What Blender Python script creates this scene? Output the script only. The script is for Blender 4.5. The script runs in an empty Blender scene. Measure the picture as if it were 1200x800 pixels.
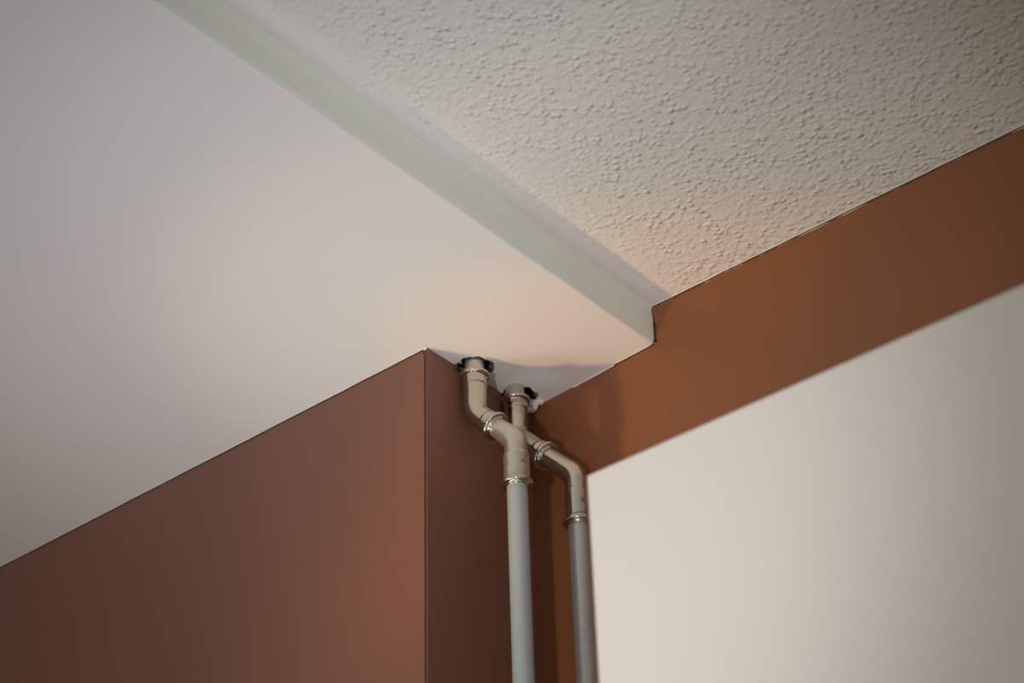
import bpy, bmesh, math, random
from mathutils import Vector, Matrix, noise

S = 1.15                      # metres per survey unit (camera-to-soffit height = 1 unit)
CZ = 1.45                     # camera height in metres
def W(x, y, z): return Vector((x*S, y*S, z*S + CZ))

scene = bpy.context.scene
# ------------------------------------------------------------------ camera
cam_data = bpy.data.cameras.new('camera')
cam = bpy.data.objects.new('camera', cam_data)
scene.collection.objects.link(cam)
cam.matrix_world = Matrix(((0.64809062, -0.41208754, -0.64043923, 0.0),
                           (-0.76107108, -0.38068805, -0.52521178, 0.0),
                           (-0.02737433, 0.82780461, -0.56034827, CZ),
                           (0, 0, 0, 1)))
cam_data.sensor_width = 36.0
cam_data.lens = 2201.76/1200*36.0
cam_data.clip_start = 0.02
cam_data.dof.use_dof = True
cam_data.dof.focus_distance = 1.80*S
cam_data.dof.aperture_fstop = 6.3
scene.camera = cam

# ------------------------------------------------------------------ world
world = bpy.data.worlds.new('room_ambience')
scene.world = world
world.use_nodes = True
bg = world.node_tree.nodes['Background']
bg.inputs[0].default_value = (1.0, 0.98, 0.90, 1)
bg.inputs[1].default_value = 0.35

# ------------------------------------------------------------------ lights
def area_light(name, loc, target, size, energy, color, spread=math.pi):
    d = bpy.data.lights.new(name, 'AREA')
    d.shape = 'DISK'; d.size = size; d.energy = energy; d.color = color; d.spread = spread
    o = bpy.data.objects.new(name, d); scene.collection.objects.link(o)
    o.location = loc
    o.rotation_euler = (Vector(target) - Vector(loc)).to_track_quat('-Z', 'Y').to_euler()
    return o
def spot_light(name, loc, target, radius, energy, color, angle, blend):
    d = bpy.data.lights.new(name, 'SPOT')
    d.shadow_soft_size = radius; d.energy = energy; d.color = color
    d.spot_size = math.radians(angle); d.spot_blend = blend
    o = bpy.data.objects.new(name, d); scene.collection.objects.link(o)
    o.location = loc
    o.rotation_euler = (Vector(target) - Vector(loc)).to_track_quat('-Z', 'Y').to_euler()
    return o
spot_light('daylight_spot', W(-0.12, 0.32, 0.02), W(1.08, 0.88, 0.79), 0.04, 33.4, (1.000, 0.961, 0.947), 45, 1.0)
spot_light('warm_lamp', W(0.55, 1.3, 0.3), W(1.2, 0.86, 0.98), 0.045, 7.3, (1.000, 1.000, 0.654), 52, 1.0)
spot_light('warm_lamp_core', W(0.55, 1.3, 0.3), W(1.245, 0.85, 1.0), 0.04, 13.2, (1.000, 0.424, 0.030), 25, 1.0)
spot_light('fill_spot_right', W(0.2, -0.7, 0.1), W(1.08, 0.95, 0.93), 0.3, 13.2, (0.848, 1.000, 0.909), 34, 1.0)  # unseen fill added to lift the fascia and the column's side face
spot_light('up_fill_near', W(0.65, 1.15, -0.4), W(0.85, 0.98, 1.0), 0.15, 10.8, (0.667, 0.815, 1.000), 54, 1.0)  # added fill from below, brightens the middle of the soffit
spot_light('up_fill_front', W(0.5, 0.35, -0.5), W(0.87, 0.85, 1.0), 0.25, 13.8, (0.826, 0.913, 1.000), 50, 1.0)  # unseen upward fill, added for the soffit edge and nearby ceiling
spot_light('up_fill_left', W(0.4, 1.6, -0.9), W(0.9, 1.4, 1.0), 0.25, 16.8, (1.000, 0.929, 0.786), 56, 1.0)  # added fill that lights the left part of the soffit from below

scene.view_settings.view_transform = 'Standard'
scene.view_settings.look = 'None'
scene.view_settings.gamma = 1.0
scene.view_settings.exposure = 0.07
scene.view_settings.use_curve_mapping = False

# ------------------------------------------------------------------ materials
def new_mat(name, color, rough=0.6, metal=0.0, spec=0.5):
    m = bpy.data.materials.new(name); m.use_nodes = True
    b = m.node_tree.nodes['Principled BSDF']
    b.inputs['Base Color'].default_value = (*color, 1)
    b.inputs['Roughness'].default_value = rough
    b.inputs['Metallic'].default_value = metal
    b.inputs['Specular IOR Level'].default_value = spec
    return m
def nodes(m): return m.node_tree.nodes, m.node_tree.links, m.node_tree.nodes['Principled BSDF']
def geo_pos(N, L, scale):
    g = N.new('ShaderNodeNewGeometry')
    mp = N.new('ShaderNodeVectorMath'); mp.operation = 'MULTIPLY'
    mp.inputs[1].default_value = scale if isinstance(scale, tuple) else (scale,)*3
    L.new(g.outputs['Position'], mp.inputs[0])
    return mp.outputs[0]
def noise_tex(N, L, vec, scale, detail=3, rough=0.5):
    t = N.new('ShaderNodeTexNoise'); t.inputs['Scale'].default_value = scale
    t.inputs['Detail'].default_value = detail; t.inputs['Roughness'].default_value = rough
    L.new(vec, t.inputs['Vector']); return t.outputs['Fac']
def mix_color(N, L, fac, a, b):
    x = N.new('ShaderNodeMix'); x.data_type = 'RGBA'
    x.inputs['A'].default_value = (*a, 1); x.inputs['B'].default_value = (*b, 1)
    L.new(fac, x.inputs['Factor']); return x.outputs['Result']
def bump(N, L, height, strength, dist, prev=None):
    b = N.new('ShaderNodeBump'); b.inputs['Strength'].default_value = strength
    b.inputs['Distance'].default_value = dist
    L.new(height, b.inputs['Height'])
    if prev is not None: L.new(prev, b.inputs['Normal'])
    return b.outputs['Normal']
def ramp(N, L, fac, stops):
    r = N.new('ShaderNodeValToRGB')
    while len(r.color_ramp.elements) < len(stops): r.color_ramp.elements.new(0.5)
    for e, (p, c) in zip(r.color_ramp.elements, stops):
        e.position = p; e.color = (c, c, c, 1)
    L.new(fac, r.inputs['Fac']); return r.outputs['Color']
def math_node(N, L, op, a, b):
    m = N.new('ShaderNodeMath'); m.operation = op
    for i, v in enumerate((a, b)):
        if isinstance(v, (int, float)): m.inputs[i].default_value = v
        else: L.new(v, m.inputs[i])
    return m.outputs[0]

def paint(name, c1, c2, rough, spec, fine, rise):
    m = new_mat(name, c1, rough, 0, spec)
    N, L, B = nodes(m)
    v = geo_pos(N, L, 1.0)
    n = noise_tex(N, L, v, 6, 4)
    L.new(mix_color(N, L, n, c1, c2), B.inputs['Base Color'])
    h = noise_tex(N, L, v, fine, 3)
    h2 = noise_tex(N, L, v, 22, 2)
    L.new(bump(N, L, h2, 0.25, rise*6, bump(N, L, h, 0.4, rise)), B.inputs['Normal'])
    return m
M_soffit = paint('soffit_emulsion', (0.87, 0.82, 0.81), (0.855, 0.805, 0.795), 0.75, 0.25, 240, 0.0003)
M_fascia = paint('fascia_emulsion', (0.87, 0.91, 0.86), (0.84, 0.885, 0.83), 0.7, 0.25, 200, 0.0004)
M_brown = paint('brown_satin_paint', (0.212, 0.091, 0.063), (0.198, 0.085, 0.059), 0.42, 0.45, 300, 0.00025)
M_rust = paint('russet_satin_paint', (0.255, 0.094, 0.037), (0.232, 0.086, 0.034), 0.42, 0.45, 300, 0.00025)
M_seam = paint('dark_paint_line', (0.07, 0.027, 0.018), (0.06, 0.023, 0.015), 0.6, 0.3, 300, 0.0003)
M_caulk = paint('white_caulk', (0.82, 0.75, 0.70), (0.78, 0.72, 0.66), 0.6, 0.3, 300, 0.0004)
M_cabinet = paint('cabinet_lacquer', (0.95, 0.885, 0.82), (0.945, 0.88, 0.815), 0.55, 0.35, 120, 0.0001)
M_board = paint('broken_plaster', (0.30, 0.27, 0.21), (0.10, 0.08, 0.06), 0.95, 0.1, 400, 0.002)
M_floor = paint('floor_boards', (0.40, 0.29, 0.20), (0.33, 0.23, 0.15), 0.55, 0.4, 60, 0.0005)

# textured ceiling: splattered plaster that runs out to smooth beside the soffit
M_ceiling = new_mat('splatter_plaster', (0.82, 0.78, 0.75), 0.85, 0, 0.2)
N, L, B = nodes(M_ceiling)
v = geo_pos(N, L, 1.0)
vo = N.new('ShaderNodeTexVoronoi'); vo.feature = 'SMOOTH_F1'; vo.inputs['Scale'].default_value = 135
vo.inputs['Randomness'].default_value = 1.0; vo.inputs['Smoothness'].default_value = 0.6
wn = N.new('ShaderNodeTexNoise'); wn.inputs['Scale'].default_value = 45; wn.inputs['Detail'].default_value = 2
L.new(v, wn.inputs['Vector'])
wv = N.new('ShaderNodeVectorMath'); wv.operation = 'MULTIPLY_ADD'
L.new(wn.outputs['Color'], wv.inputs[0]); wv.inputs[1].default_value = (0.006,)*3; L.new(v, wv.inputs[2])
L.new(wv.outputs[0], vo.inputs['Vector'])
blob = ramp(N, L, vo.outputs['Distance'], [(0.0, 1.0), (0.30, 0.45), (0.5, 0.0)])
gate = ramp(N, L, noise_tex(N, L, v, 42, 2), [(0.35, 0.25), (0.65, 1.0)])
blobs = math_node(N, L, 'MULTIPLY', blob, gate)
mid = math_node(N, L, 'MULTIPLY', noise_tex(N, L, v, 130, 2, 0.5), 0.9)
h = math_node(N, L, 'ADD', blobs, mid)
sep = N.new('ShaderNodeSeparateXYZ'); L.new(v, sep.inputs[0])
away = N.new('ShaderNodeMapRange'); L.new(sep.outputs['Y'], away.inputs[0])
away.inputs[1].default_value = 0.838*S; away.inputs[2].default_value = 0.765*S
away.inputs[3].default_value = 0.06; away.inputs[4].default_value = 1.0
h = math_node(N, L, 'MULTIPLY', h, away.outputs[0])
L.new(bump(N, L, h, 0.9, 0.0026), B.inputs['Normal'])
def metal_mat(name, c1, c2, rough, metal, streak=(40, 40, 4), spec=0.5):
    m = new_mat(name, c1, rough, metal, spec)
    N, L, B = nodes(m)
    tc = N.new('ShaderNodeTexCoord')
    mp = N.new('ShaderNodeVectorMath'); mp.operation = 'MULTIPLY'; mp.inputs[1].default_value = streak
    L.new(tc.outputs['Object'], mp.inputs[0])
    n = noise_tex(N, L, mp.outputs[0], 4, 5, 0.6)
    L.new(mix_color(N, L, n, c1, c2), B.inputs['Base Color'])
    mr = N.new('ShaderNodeMapRange'); L.new(n, mr.inputs[0])
    mr.inputs[3].default_value = rough*0.75; mr.inputs[4].default_value = rough*1.3
    L.new(mr.outputs[0], B.inputs['Roughness'])
    fine = noise_tex(N, L, tc.outputs['Object'], 350, 2)
    L.new(bump(N, L, fine, 0.06, 0.0002), B.inputs['Normal'])
    return m
M_fit = metal_mat('nickel_fitting', (0.60, 0.58, 0.53), (0.55, 0.52, 0.46), 0.19, 1.0)
M_fit_dull = metal_mat('dull_nickel_fitting', (0.64, 0.62, 0.58), (0.57, 0.55, 0.50), 0.34, 0.85)
M_ring = metal_mat('bright_ring', (0.70, 0.67, 0.61), (0.62, 0.58, 0.50), 0.17, 1.0)
M_pipe_grey = metal_mat('grey_coated_tube', (0.47, 0.52, 0.56), (0.44, 0.49, 0.53), 0.42, 0.25)
M_pipe_steel = metal_mat('steel_tube', (0.62, 0.63, 0.63), (0.50, 0.51, 0.51), 0.33, 0.7)

# ------------------------------------------------------------------ helpers
def link_mesh(name, bm, mats, parent=None, smooth=False, bevel=0):
    me = bpy.data.meshes.new(name)
    if bevel:
        es = [e for e in bm.edges if len(e.link_faces) == 2 and e.calc_face_angle(0) > 0.6]
        bmesh.ops.bevel(bm, geom=es, offset=bevel, segments=3, affect='EDGES', profile=0.5)
    bm.normal_update(); bm.to_mesh(me); bm.free()
    for m in (mats if isinstance(mats, (list, tuple)) else [mats]): me.materials.append(m)
    if smooth:
        for p in me.polygons: p.use_smooth = True
    o = bpy.data.objects.new(name, me); scene.collection.objects.link(o)
    if parent: o.parent = parent
    return o
def structure(o, label, cat):
    o['kind'] = 'structure'; o['label'] = label; o['category'] = cat; return o
def box(bm, a, b):
    r = bmesh.ops.create_cube(bm, size=1)
    for vv in r['verts']:
        vv.co = Vector([a[i] if vv.co[i] < 0 else b[i] for i in range(3)])
    return r['verts']
def prism(bm, pts, z0, z1, top=True, bottom=True, mat=0):
    """vertical prism over a plan polygon (survey units)"""
    lo = [bm.verts.new(W(x, y, z0)) for x, y in pts]
    hi = [bm.verts.new(W(x, y, z1)) for x, y in pts]
    n = len(pts); fs = []
    for i in range(n):
        j = (i+1) % n
        fs.append(bm.faces.new((lo[i], lo[j], hi[j], hi[i])))
    if bottom: fs.append(bm.faces.new(lo[::-1]))
    if top: fs.append(bm.faces.new(hi))
    for f in fs: f.material_index = mat
    return fs
rnd = random.Random(7)

# ------------------------------------------------------------------ room shell
FX = 1.2378                    # back wall plane
SY = 0.8400                    # soffit fascia plane
HC = 1.0426                    # upper ceiling
CX, CY = 1.0955, 1.0036        # outer corner of the boxed-in column
FLOOR = -CZ/S

bm = bmesh.new(); box(bm, W(-2.6, -2.6, FLOOR-0.05), W(1.45, 3.4, FLOOR))
structure(link_mesh('floor', bm, M_floor), 'brown board floor below the view', 'floor')

bm = bmesh.new(); box(bm, W(-2.6, -2.6, HC), W(1.45, 3.4, HC+0.06))
structure(link_mesh('ceiling', bm, M_ceiling), 'off-white ceiling with coarse splattered plaster texture, upper right', 'ceiling')

# back wall: slightly out of true behind the pipes
bm = bmesh.new()
plan = [(FX, -2.6), (FX, SY), (1.2405, 0.890), (1.2448, 0.945), (1.2475, 0.985), (1.2485, 1.03), (1.2485, 3.4), (1.40, 3.4), (1.40, -2.6)]
prism(bm, plan[::-1], FLOOR, HC)
structure(link_mesh('wall_back', bm, M_rust), 'russet brown painted wall under the textured ceiling', 'wall')

# rough hole outlines in the soffit (plan)
def ragged(cx, cy, r, n, amp, seed, ex=(0, 1)):
    out = []
    for i in range(n):
        a = 2*math.pi*i/n
        k = 1 + amp*noise.noise((math.cos(a)*2.1+seed, math.sin(a)*2.1, seed)) + amp*0.7*noise.noise((math.cos(a)*8+seed, math.sin(a)*8, 3+seed))
        k += ex[0]*max(0, math.cos(a-ex[1]))**3
        out.append((cx + r*k*math.cos(a), cy + r*k*math.sin(a)))
    return out
hole_a = ragged(1.1520, 0.9935, 0.0190, 56, 0.16, 1.3)
hole_b = ragged(1.2203, 0.9945, 0.0178, 56, 0.20, 4.1, (0.10, 0.0))

# soffit: plasterboard underside with two real holes, fascia and closed top
bm = bmesh.new()
def fascia_line(n, x0, x1):
    return [(x0 + (x1-x0)*i/n) for i in range(n+1)]
xs = fascia_line(220, -2.6, FX)
rows = []
for x in xs:
    w1 = 0.0011*noise.noise((x*14, 0, 0)) + 0.0007*noise.noise((x*45, 5, 0))
    w2 = 0.0009*noise.noise((x*11, 9, 0)) + 0.0006*noise.noise((x*50, 2, 0))
    end = max(0, 1-(FX-x)/0.010)
    low = 0.0035*end**2                       # plaster arris rounds off at the wall
    sec = [(SY+0.020, 1.0), (SY+0.0035, 1.0), (SY+0.0011+w1, 1.0002+low*.4), (SY+w1, 1.0013+w1*.5+low), (SY+w1*.6-0.0006*end, 1.012), (SY-0.001*end, 1.027), (SY+w2*.5, HC-0.003), (SY-0.0015+w2, HC+0.0005)]
    rows.append([bm.verts.new(W(x, y, z)) for y, z in sec])
for a, b in zip(rows, rows[1:]):
    for i in range(len(a)-1):
        f = bm.faces.new((a[i], a[i+1], b[i+1], b[i])); f.material_index = 0 if i < 2 else 1; f.smooth = True
# underside sheet
outer = [(x, SY+0.020) for x in xs] + [(FX+0.02, SY+0.020), (FX+0.02, 3.4), (-2.6, 3.4)]
def ring_edges(pts, z):
    vs = [bm.verts.new(W(x, y, z)) for x, y in pts]
    return vs, [bm.edges.new((vs[i], vs[(i+1) % len(vs)])) for i in range(len(vs))]
T = 0.0105
for z, mi in ((1.0, 0), (1.0+T, 2)):
    es = []
    for pts in (outer, hole_a, hole_b):
        es += ring_edges(pts, z)[1]
    r = bmesh.ops.triangle_fill(bm, edges=es, use_beauty=True)
    for g in r['geom']:
        if isinstance(g, bmesh.types.BMFace): g.material_index = mi
for pts, c in ((hole_a, (1.152, .9935)), (hole_b, (1.2203, .9945))):
    n = len(pts); layers = []
    for k in range(4):
        t = k/3
        lay = []
        for i, (x, y) in enumerate(pts):
            q = 1 - (0.10*math.sin(t*math.pi))*(0.5+noise.noise((x*300, y*300, t*3)))
            lay.append(bm.verts.new(W(c[0]+(x-c[0])*q, c[1]+(y-c[1])*q, 1.0 + T*t)))
        layers.append(lay)
    for a, b in zip(layers, layers[1:]):
        for i in range(n):
            f = bm.faces.new((a[i], a[(i+1) % n], b[(i+1) % n], b[i])); f.material_index = 2
bmesh.ops.remove_doubles(bm, verts=bm.verts, dist=1e-6)
bmesh.ops.recalc_face_normals(bm, faces=bm.faces)
soffit = structure(link_mesh('ceiling_soffit', bm, [M_soffit, M_fascia, M_board]), 'smooth off-white lowered soffit with a pale green edge, upper left', 'soffit')

# broken board fibres and crumbs around each hole
def crumb(bm, p, r):
    res = bmesh.ops.create_icosphere(bm, subdivisions=1, radius=1)
    q = Matrix.Rotation(rnd.random()*6, 3, Vector((rnd.random()-.5, rnd.random()-.5, rnd.random()-.5)).normalized())
    sc = Vector((rnd.uniform(.6, 1.5), rnd.uniform(.6, 1.5), rnd.uniform(.4, .9)))
    for vv in res['verts']:
        c = vv.co*(1+0.35*noise.noise(vv.co*2+p*90))
        vv.co = q @ Vector((c.x*sc.x, c.y*sc.y, c.z*sc.z))*r + p
for pts, cxy in ((hole_a, (1.152, .9935)), (hole_b, (1.2203, .9945))):
    bm = bmesh.new()
    for i, (x, y) in enumerate(pts):
        for _ in range(2):
            k = rnd.uniform(0.90, 1.05)
            p = W(cxy[0]+(x-cxy[0])*k, cxy[1]+(y-cxy[1])*k, 1.0+rnd.uniform(-0.0003, 0.006))
            if p.y > 1.0025*S: continue
            crumb(bm, p, rnd.uniform(0.0005, 0.0016))
    o = link_mesh('plaster_crumbs', bm, M_board, soffit); o['kind'] = 'stuff'

# torn plaster lip by the right-hand hole
bm = bmesh.new()
lip = [(1.2335, 0.9935, .9965, .0048), (1.2385, 0.9900, .9970, .0050), (1.2400, 0.9970, .9940, .0050), (1.2350, 1.0000, .9915, .0042), (1.2425, .9850, .9985, .0035), (1.2405, .9925, .9945, .0042)]
for x, y, z, r in lip:
    res = bmesh.ops.create_icosphere(bm, subdivisions=3, radius=1)
    c0 = W(x, y, z)
    for vv in res['verts']:
        k = 1+0.35*noise.noise(vv.co*1.4+c0*50)
        vv.co = Vector((vv.co.x*1.1, vv.co.y*1.2, vv.co.z*0.75))*(r*S*k) + c0
link_mesh('plaster_lip', bm, M_caulk, soffit, smooth=True)

# boxed column (left wall) with a tiny open joint at its outer corner
g = 0.0011
col_plan = [(CX, 3.4), (CX, CY+2.2*g), (CX+0.6*g, CY+2.1*g), (CX+0.7*g, CY+0.9*g), (CX+0.1*g, CY+0.7*g), (CX+0.5*g, CY),
            (1.2495, CY-0.0004), (1.2495, 3.4)]
NZ = 0.994
bm = bmesh.new()
prism(bm, col_plan[::-1], FLOOR, NZ)
# the last centimetre has two bites where the holes were broken through
arc = []
for cx, cy, r in ((1.2203, .9945, .0182), (1.152, .9935, .0196)):
    hx = math.sqrt(r*r-(CY-cy)**2)
    for k in range(13):
        t = k/12; x = cx+hx*(1-2*t)
        y = cy+math.sqrt(max(0, r*r-(x-cx)**2))*(1+0.03*math.sin(k*2.7))
        arc.append((x, max(CY, y)))
top_plan = col_plan[:6] + arc[::-1] + col_plan[6:]
prism(bm, top_plan[::-1], NZ, 1.0, top=True)
column = structure(link_mesh('wall_left', bm, M_brown), 'dark brown painted boxed-in column wall with a sharp outer corner', 'wall')
# dark filler line running down the corner
bm = bmesh.new()
prev = None
nz = 160
for i in range(nz+1):
    z = 1.0 - (1.0-0.2)*i/nz
    wdt = 0.0010 + 0.00035*noise.noise((0, 0, z*40)) + 0.0030*max(0, 1-i/2.5)*0.5
    off = 0.0002*noise.noise((3, 0, z*25))
    a = bm.verts.new(W(CX-0.00015, CY+2.2*g+wdt+off, z))
    c = bm.verts.new(W(CX+0.0002, CY+1.0*g, z))
    e = bm.verts.new(W(CX+0.0006, CY-0.0001, z))
    if prev:
        bm.faces.new((prev[0], a, c, prev[1])); bm.faces.new((prev[1], c, e, prev[2]))
    prev = (a, c, e)
link_mesh('corner_seam', bm, M_seam, column)

# caulk beads and wavering cut-in paint lines where walls meet ceilings
def bead(name, p0, p1, out, down, r, mat, parent, n=260, amp=.35, seed=0):
    """small quarter-round bead from p0 to p1; out/down = unit directions from the joint"""
    bm = bmesh.new(); p0 = Vector(p0); p1 = Vector(p1); out = Vector(out); down = Vector(down)
    prev = None
    for i in range(n+1):
        p = p0.lerp(p1, i/n)
        k = r*(1+amp*noise.noise(p*38+Vector((seed,)*3))+amp*.6*noise.noise(p*120+Vector((seed,)*3)))
        ring = []
        for j in range(5):
            a = j/4*math.pi/2
            c = p + (out*(1-math.sin(a)) + down*(1-math.cos(a)))*k
            ring.append(bm.verts.new(W(*c)))
        if prev:
            for j in range(4): bm.faces.new((prev[j], prev[j+1], ring[j+1], ring[j]))
        prev = ring
    bmesh.ops.recalc_face_normals(bm, faces=bm.faces)
    return link_mesh(name, bm, mat, parent, smooth=True)
bead('caulk_bead', (CX, CY, 1.0), (CX, 2.4, 1.0), (-1, 0, 0), (0, 0, -1), 0.0016, M_caulk, soffit, seed=1)
bead('caulk_bead', (FX, SY+.006, 1.0), (1.2405, 0.89, 1.0), (-1, 0, 0), (0, 0, -1), 0.0015, M_caulk, soffit, n=60, seed=2)
bead('caulk_bead', (1.2405, 0.89, 1.0), (1.2448, 0.945, 1.0), (-1, 0, 0), (0, 0, -1), 0.0013, M_caulk, soffit, n=60, seed=3)
bead('caulk_bead', (FX, SY-.001, HC), (FX, -1.0, HC), (-1, 0, 0), (0, 0, -1), 0.0019, M_caulk, bpy.data.objects['ceiling'], n=520, seed=4)
def paint_line(name, p0, p1, down, r, mat, parent, lift, n=260, seed=0):
    bm = bmesh.new(); prev = None
    p0 = Vector(p0); p1 = Vector(p1); lift = Vector(lift); down = Vector(down)
    for i in range(n+1):
        p = p0.lerp(p1, i/n)
        t = 0.0008 + r*.8*noise.noise(p*22+Vector((seed,)*3)) + r*.6*noise.noise(p*75+Vector((seed,)*3))
        a = bm.verts.new(W(*(p+lift*.6+down*max(0.0001, t*.6)))); b = bm.verts.new(W(*(p+lift+down*(t+.0006)))); c = bm.verts.new(W(*(p+down*(t+.0012))))
        if prev:
            bm.faces.new((prev[0], prev[1], b, a)); bm.faces.new((prev[1], prev[2], c, b))
        prev = (a, b, c)
    bmesh.ops.recalc_face_normals(bm, faces=bm.faces)
    return link_mesh(name, bm, mat, parent, smooth=True)
paint_line('paint_ridge', (CX, CY+.004, 1.0), (CX, 2.4, 1.0), (0, 0, -1), 0.0008, M_seam, column, (-.0008, 0, 0), seed=5)
wall_back = bpy.data.objects['wall_back']
paint_line('paint_ridge', (FX, SY, 1.0), (1.2405, 0.89, 1.0), (0, 0, -1), 0.0007, M_seam, wall_back, (-.0008, 0, 0), n=70, seed=6)
paint_line('paint_ridge', (FX, SY-.002, HC), (FX, -1.0, HC), (0, 0, -1), 0.0007, M_seam, wall_back, (-.0010, 0, 0), n=520, seed=7)
# brown paint bleeding up the end of the fascia
bm = bmesh.new(); prev = None
for i in range(25):
    t = i/24; z = 0.9995 + (HC-0.9995)*t
    o = 0.0006 + 0.0030*max(0, 1-t*9) + 0.0009*math.sin(t*5.0)+0.0006*noise.noise((t*7, 0, 0))
    a = bm.verts.new(W(FX-o, SY-0.0016-0.0006*math.sin(t*3), z)); b = bm.verts.new(W(FX+.0005, SY-0.0042, z))
    if prev: bm.faces.new((prev[0], a, b, prev[1]))
    prev = (a, b)
link_mesh('paint_ridge', bm, M_seam, wall_back, smooth=True)

# ------------------------------------------------------------------ white cabinet, front right
cab = bpy.data.objects.new('wall_cabinet', None); scene.collection.objects.link(cab)
KX = 0.84; KZ = 0.6834*KX/0.95; KY = 0.7133*KX/0.95
cab.location = W(1.0, 0.35, KZ-0.60)
cab['label'] = 'plain white cabinet at lower right, out of focus, in front of the russet wall'
cab['category'] = 'cabinet'
def child_box(name, a, b, mat, parent, bev):
    bm = bmesh.new(); vs = box(bm, a, b)
    o = link_mesh(name, bm, mat, parent, bevel=bev)
    o.matrix_parent_inverse = Matrix.Translation(-parent.location)
    return o
bpy.context.view_layer.update()
child_box('door', W(KX, -0.10, KZ-0.60), W(KX+0.016, KY, KZ), M_cabinet, cab, 0.0015)
child_box('carcass', W(KX+0.0175, -0.10, KZ-0.60), W(FX-0.0005, KY-0.002, KZ-0.002), M_cabinet, cab, 0.001)

# ------------------------------------------------------------------ press-fitted pipes
def sweep(name, path, prof, mat, parent, seg=40, dents=None):
    """path: list of (point, tangent); prof: radius for each path point; closed ends"""
    bm = bmesh.new(); prev = None
    t0 = path[0][1].normalized()
    ref = Vector((0, 0, 1)).cross(t0)
    if ref.length < .1: ref = Vector((1, 0, 0)).cross(t0)
    u = ref.normalized(); rings = []
    for i, ((p, t), r) in enumerate(zip(path, prof)):
        t = t.normalized(); u = (u - t*u.dot(t)).normalized(); w = t.cross(u)
        ring = []
        for j in range(seg):
            a = 2*math.pi*j/seg
            rr = r
            if dents: rr = r - dents(i, a)
            ring.append(bm.verts.new(p + (u*math.cos(a)+w*math.sin(a))*rr))
        if prev:
            for j in range(seg): bm.faces.new((prev[j], prev[(j+1) % seg], ring[(j+1) % seg], ring[j]))
        prev = ring; rings.append(ring)
    bm.faces.new(rings[0][::-1]); bm.faces.new(rings[-1])
    bmesh.ops.recalc_face_normals(bm, faces=bm.faces)
    o = link_mesh(name, bm, mat, None, smooth=True)
    for poly in o.data.polygons:
        if len(poly.vertices) > 4: poly.use_smooth = False
    o.parent = parent
    o.matrix_parent_inverse = Matrix.Translation(-parent.location)
    return o
def sample(path_fn, s0, s1, step=0.0008):
    n = max(2, int(abs(s1-s0)/step)); return [s0+(s1-s0)*i/n for i in range(n+1)]

class Route:
    """poly-line p0..pn with rounded corners, parametrised by arc length"""
    def __init__(self, pts, R):
        self.seg = []; s = 0; cur = pts[0]; self.marks = []
        for i in range(1, len(pts)-1):
            a = (pts[i]-pts[i-1]).normalized(); b = (pts[i+1]-pts[i]).normalized()
            ang = a.angle(b); tl = R*math.tan(ang/2)
            q = pts[i]-a*tl; l = (q-cur).length
            self.seg.append(('l', s, s+l, cur, a)); s += l
            nrm = (b-a*a.dot(b)).normalized(); cen = q+nrm*R
            self.seg.append(('a', s, s+R*ang, cen, nrm, a, R)); self.marks.append((s, s+R*ang)); s += R*ang
            cur = pts[i]+b*tl
        a = (pts[-1]-cur).normalized(); l = (pts[-1]-cur).length
        self.seg.append(('l', s, s+l, cur, a)); self.len = s+l
    def at(self, s):
        for g_ in self.seg:
            if s <= g_[2]+1e-9: break
        d = s-g_[1]
        if g_[0] == 'l': return g_[3]+g_[4]*d, g_[4].copy()
        th = d/g_[6]; n_, a = g_[4], g_[5]
        return g_[3]-n_*g_[6]*math.cos(th)+a*g_[6]*math.sin(th), a*math.cos(th)+n_*math.sin(th)

def torus_ring(name, R, s, r_tube, r_out, h, mat, parent):
    """bulged bead at a socket mouth, with a thin lip below it"""
    ss, rr = [], []
    for k in range(15):
        a = -math.pi/2+math.pi*k/14
        ss.append(s + h*math.sin(a)); rr.append(r_out-h*.9+h*.9*math.cos(a)**.8 if 0 < k < 14 else r_tube*1.02)
    ss.append(s+h*1.25); rr.append(r_tube*1.10); ss.append(s+h*1.7); rr.append(r_tube*1.10); ss.append(s+h*1.7); rr.append(r_tube*1.0)
    return sweep(name, [R.at(x) for x in ss], rr, mat, parent, 48)

def smooth(a, b, x):
    t = min(1, max(0, (x-a)/(b-a))); return t*t*(3-2*t)

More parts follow.
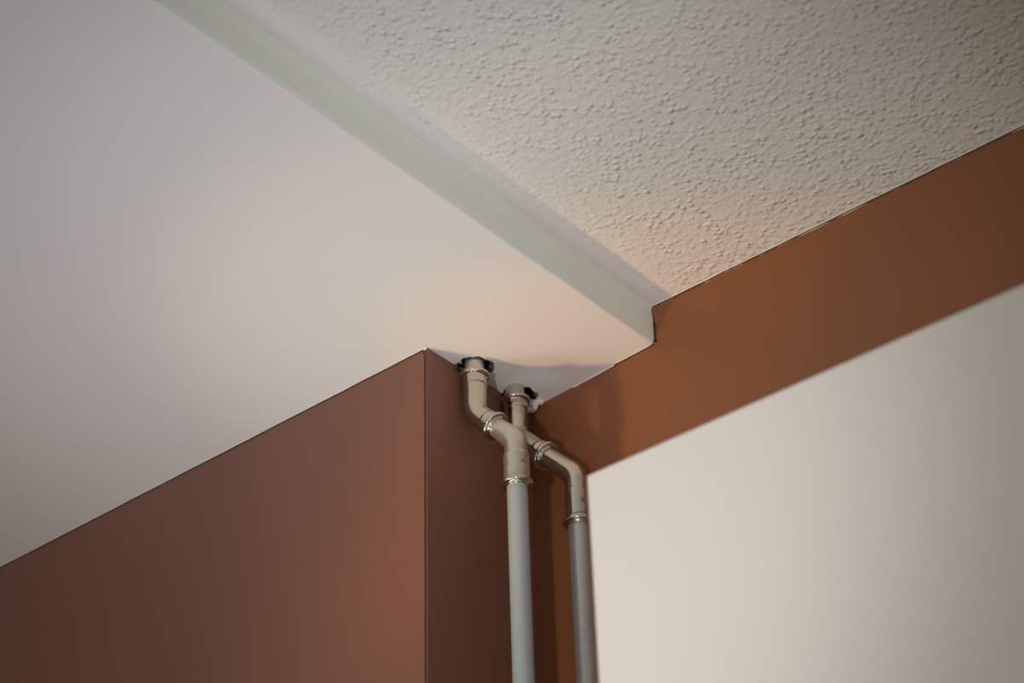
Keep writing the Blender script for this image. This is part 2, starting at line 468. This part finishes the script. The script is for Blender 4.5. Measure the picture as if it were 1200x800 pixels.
def make_pipe(ux, uy, z1, m, phi, z_sock, z_dent, z_ring, label, mats, z_low):
    pipe_m, low_m = mats
    r = 0.0110; rb = 0.0131; rs = 0.0139; ro = 0.0171
    d = Vector((math.sin(phi), -math.cos(phi), 0))
    b1 = Vector((ux, uy, z1)); b2 = b1 + d*m - Vector((0, 0, m))
    pts = [Vector((ux, uy, 1.0415)), b1, b2, Vector((b2.x, b2.y, z_low))]
    root = bpy.data.objects.new('heating_pipe', None); scene.collection.objects.link(root)
    root.location = W(b2.x, b2.y, z_low)
    root['label'] = label; root['category'] = 'pipe'; root['group'] = 'metal pipes rising into the soffit'
    bpy.context.view_layer.update()
    R = Route([W(*p) for p in pts], 0.024)
    (a0, a1), (c0, c1) = R.marks
    s_top = (1.0415-0.985)*S
    s_mid = (a1+c0)/2
    z_at = lambda z: c1 + (R.at(c1)[0].z - (z*S+CZ))
    sS, sD, sR = z_at(z_sock), z_at(z_dent), z_at(z_ring)
    # stub above, running up through the hole
    sweep('upper_tube', [R.at(x) for x in sample(None, 0, s_top+.004, .004)], [r]*len(sample(None, 0, s_top+.004, .004)), M_fit_dull, root)
    # upper elbow: socket - bend - socket
    ss = sample(None, s_top-.001, s_mid+.001)
    pr = []
    for s in ss:
        q = rb
        q += (rs-rb)*(1-smooth(s_top+.012, s_top+.015, s))
        q += (rs-rb)*smooth(s_mid-.014, s_mid-.011, s)
        pr.append(q)
    def dent(i, a):
        s = ss[i]; k = 0
        for c in (s_top+.0055, s_mid-.0060):
            k += math.exp(-((s-c)/.0018)**2)*max(0, math.cos(3*a))**2
        return .0006*k
    e1 = sweep('elbow', [R.at(x) for x in ss], pr, M_fit, root, 60, dent)
    torus_ring('ring', R, s_top, r, ro, .0024, M_ring, e1)
    torus_ring('ring', R, s_mid, r, ro, .0024, M_ring, e1)
    # lower street elbow: plain spigot - bend - socket
    ss2 = sample(None, s_mid-.002, sR+.001)
    pr2 = []
    for s in ss2:
        q = r*1.02 + (rb-.0006-r*1.02)*smooth(s_mid+.004, c0+.006, s)
        q += (rs-rb+.0006)*smooth(sS-.0012, sS+.0012, s)
        q -= .0009*smooth(sR-.006, sR-.001, s)
        pr2.append(q)
    def dent2(i, a):
        s = ss2[i]
        return .0018*math.exp(-((s-sD)/.0020)**2)*max(0, math.cos(3*a+.6))**1.5
    e2 = sweep('elbow', [R.at(x) for x in ss2], pr2, low_m, root, 60, dent2)
    e2['label'] = 'lower bend with a plain spigot'
    torus_ring('ring', R, sR, r, ro*1.02, .0025, M_ring, e2)
    # long straight tube
    ss3 = [sR-.004, sR+.01, R.len*.5, R.len]
    sweep('tube', [R.at(x) for x in ss3], [r]*4, pipe_m, root, 48)
    # children of the elbows were placed in world space
    for e in (e1, e2):
        for ch in e.children: ch.matrix_parent_inverse = Matrix.Identity(4)
    return root

pa = make_pipe(1.1470, 0.9885, 0.9432, 0.0415, 0.2368, .8853, .8726, .8546,
               'pale grey pipe nearest the column corner with jogged nickel press fittings', (M_pipe_grey, M_fit_dull), FLOOR+.0005)
pb = make_pipe(1.2075, 0.9885, 0.9438, 0.0640, 0.1400, .8621, .8468, .8297,
               'darker steel pipe behind, bending right to run beside the white cabinet', (M_pipe_steel, M_fit), FLOOR+.0005)
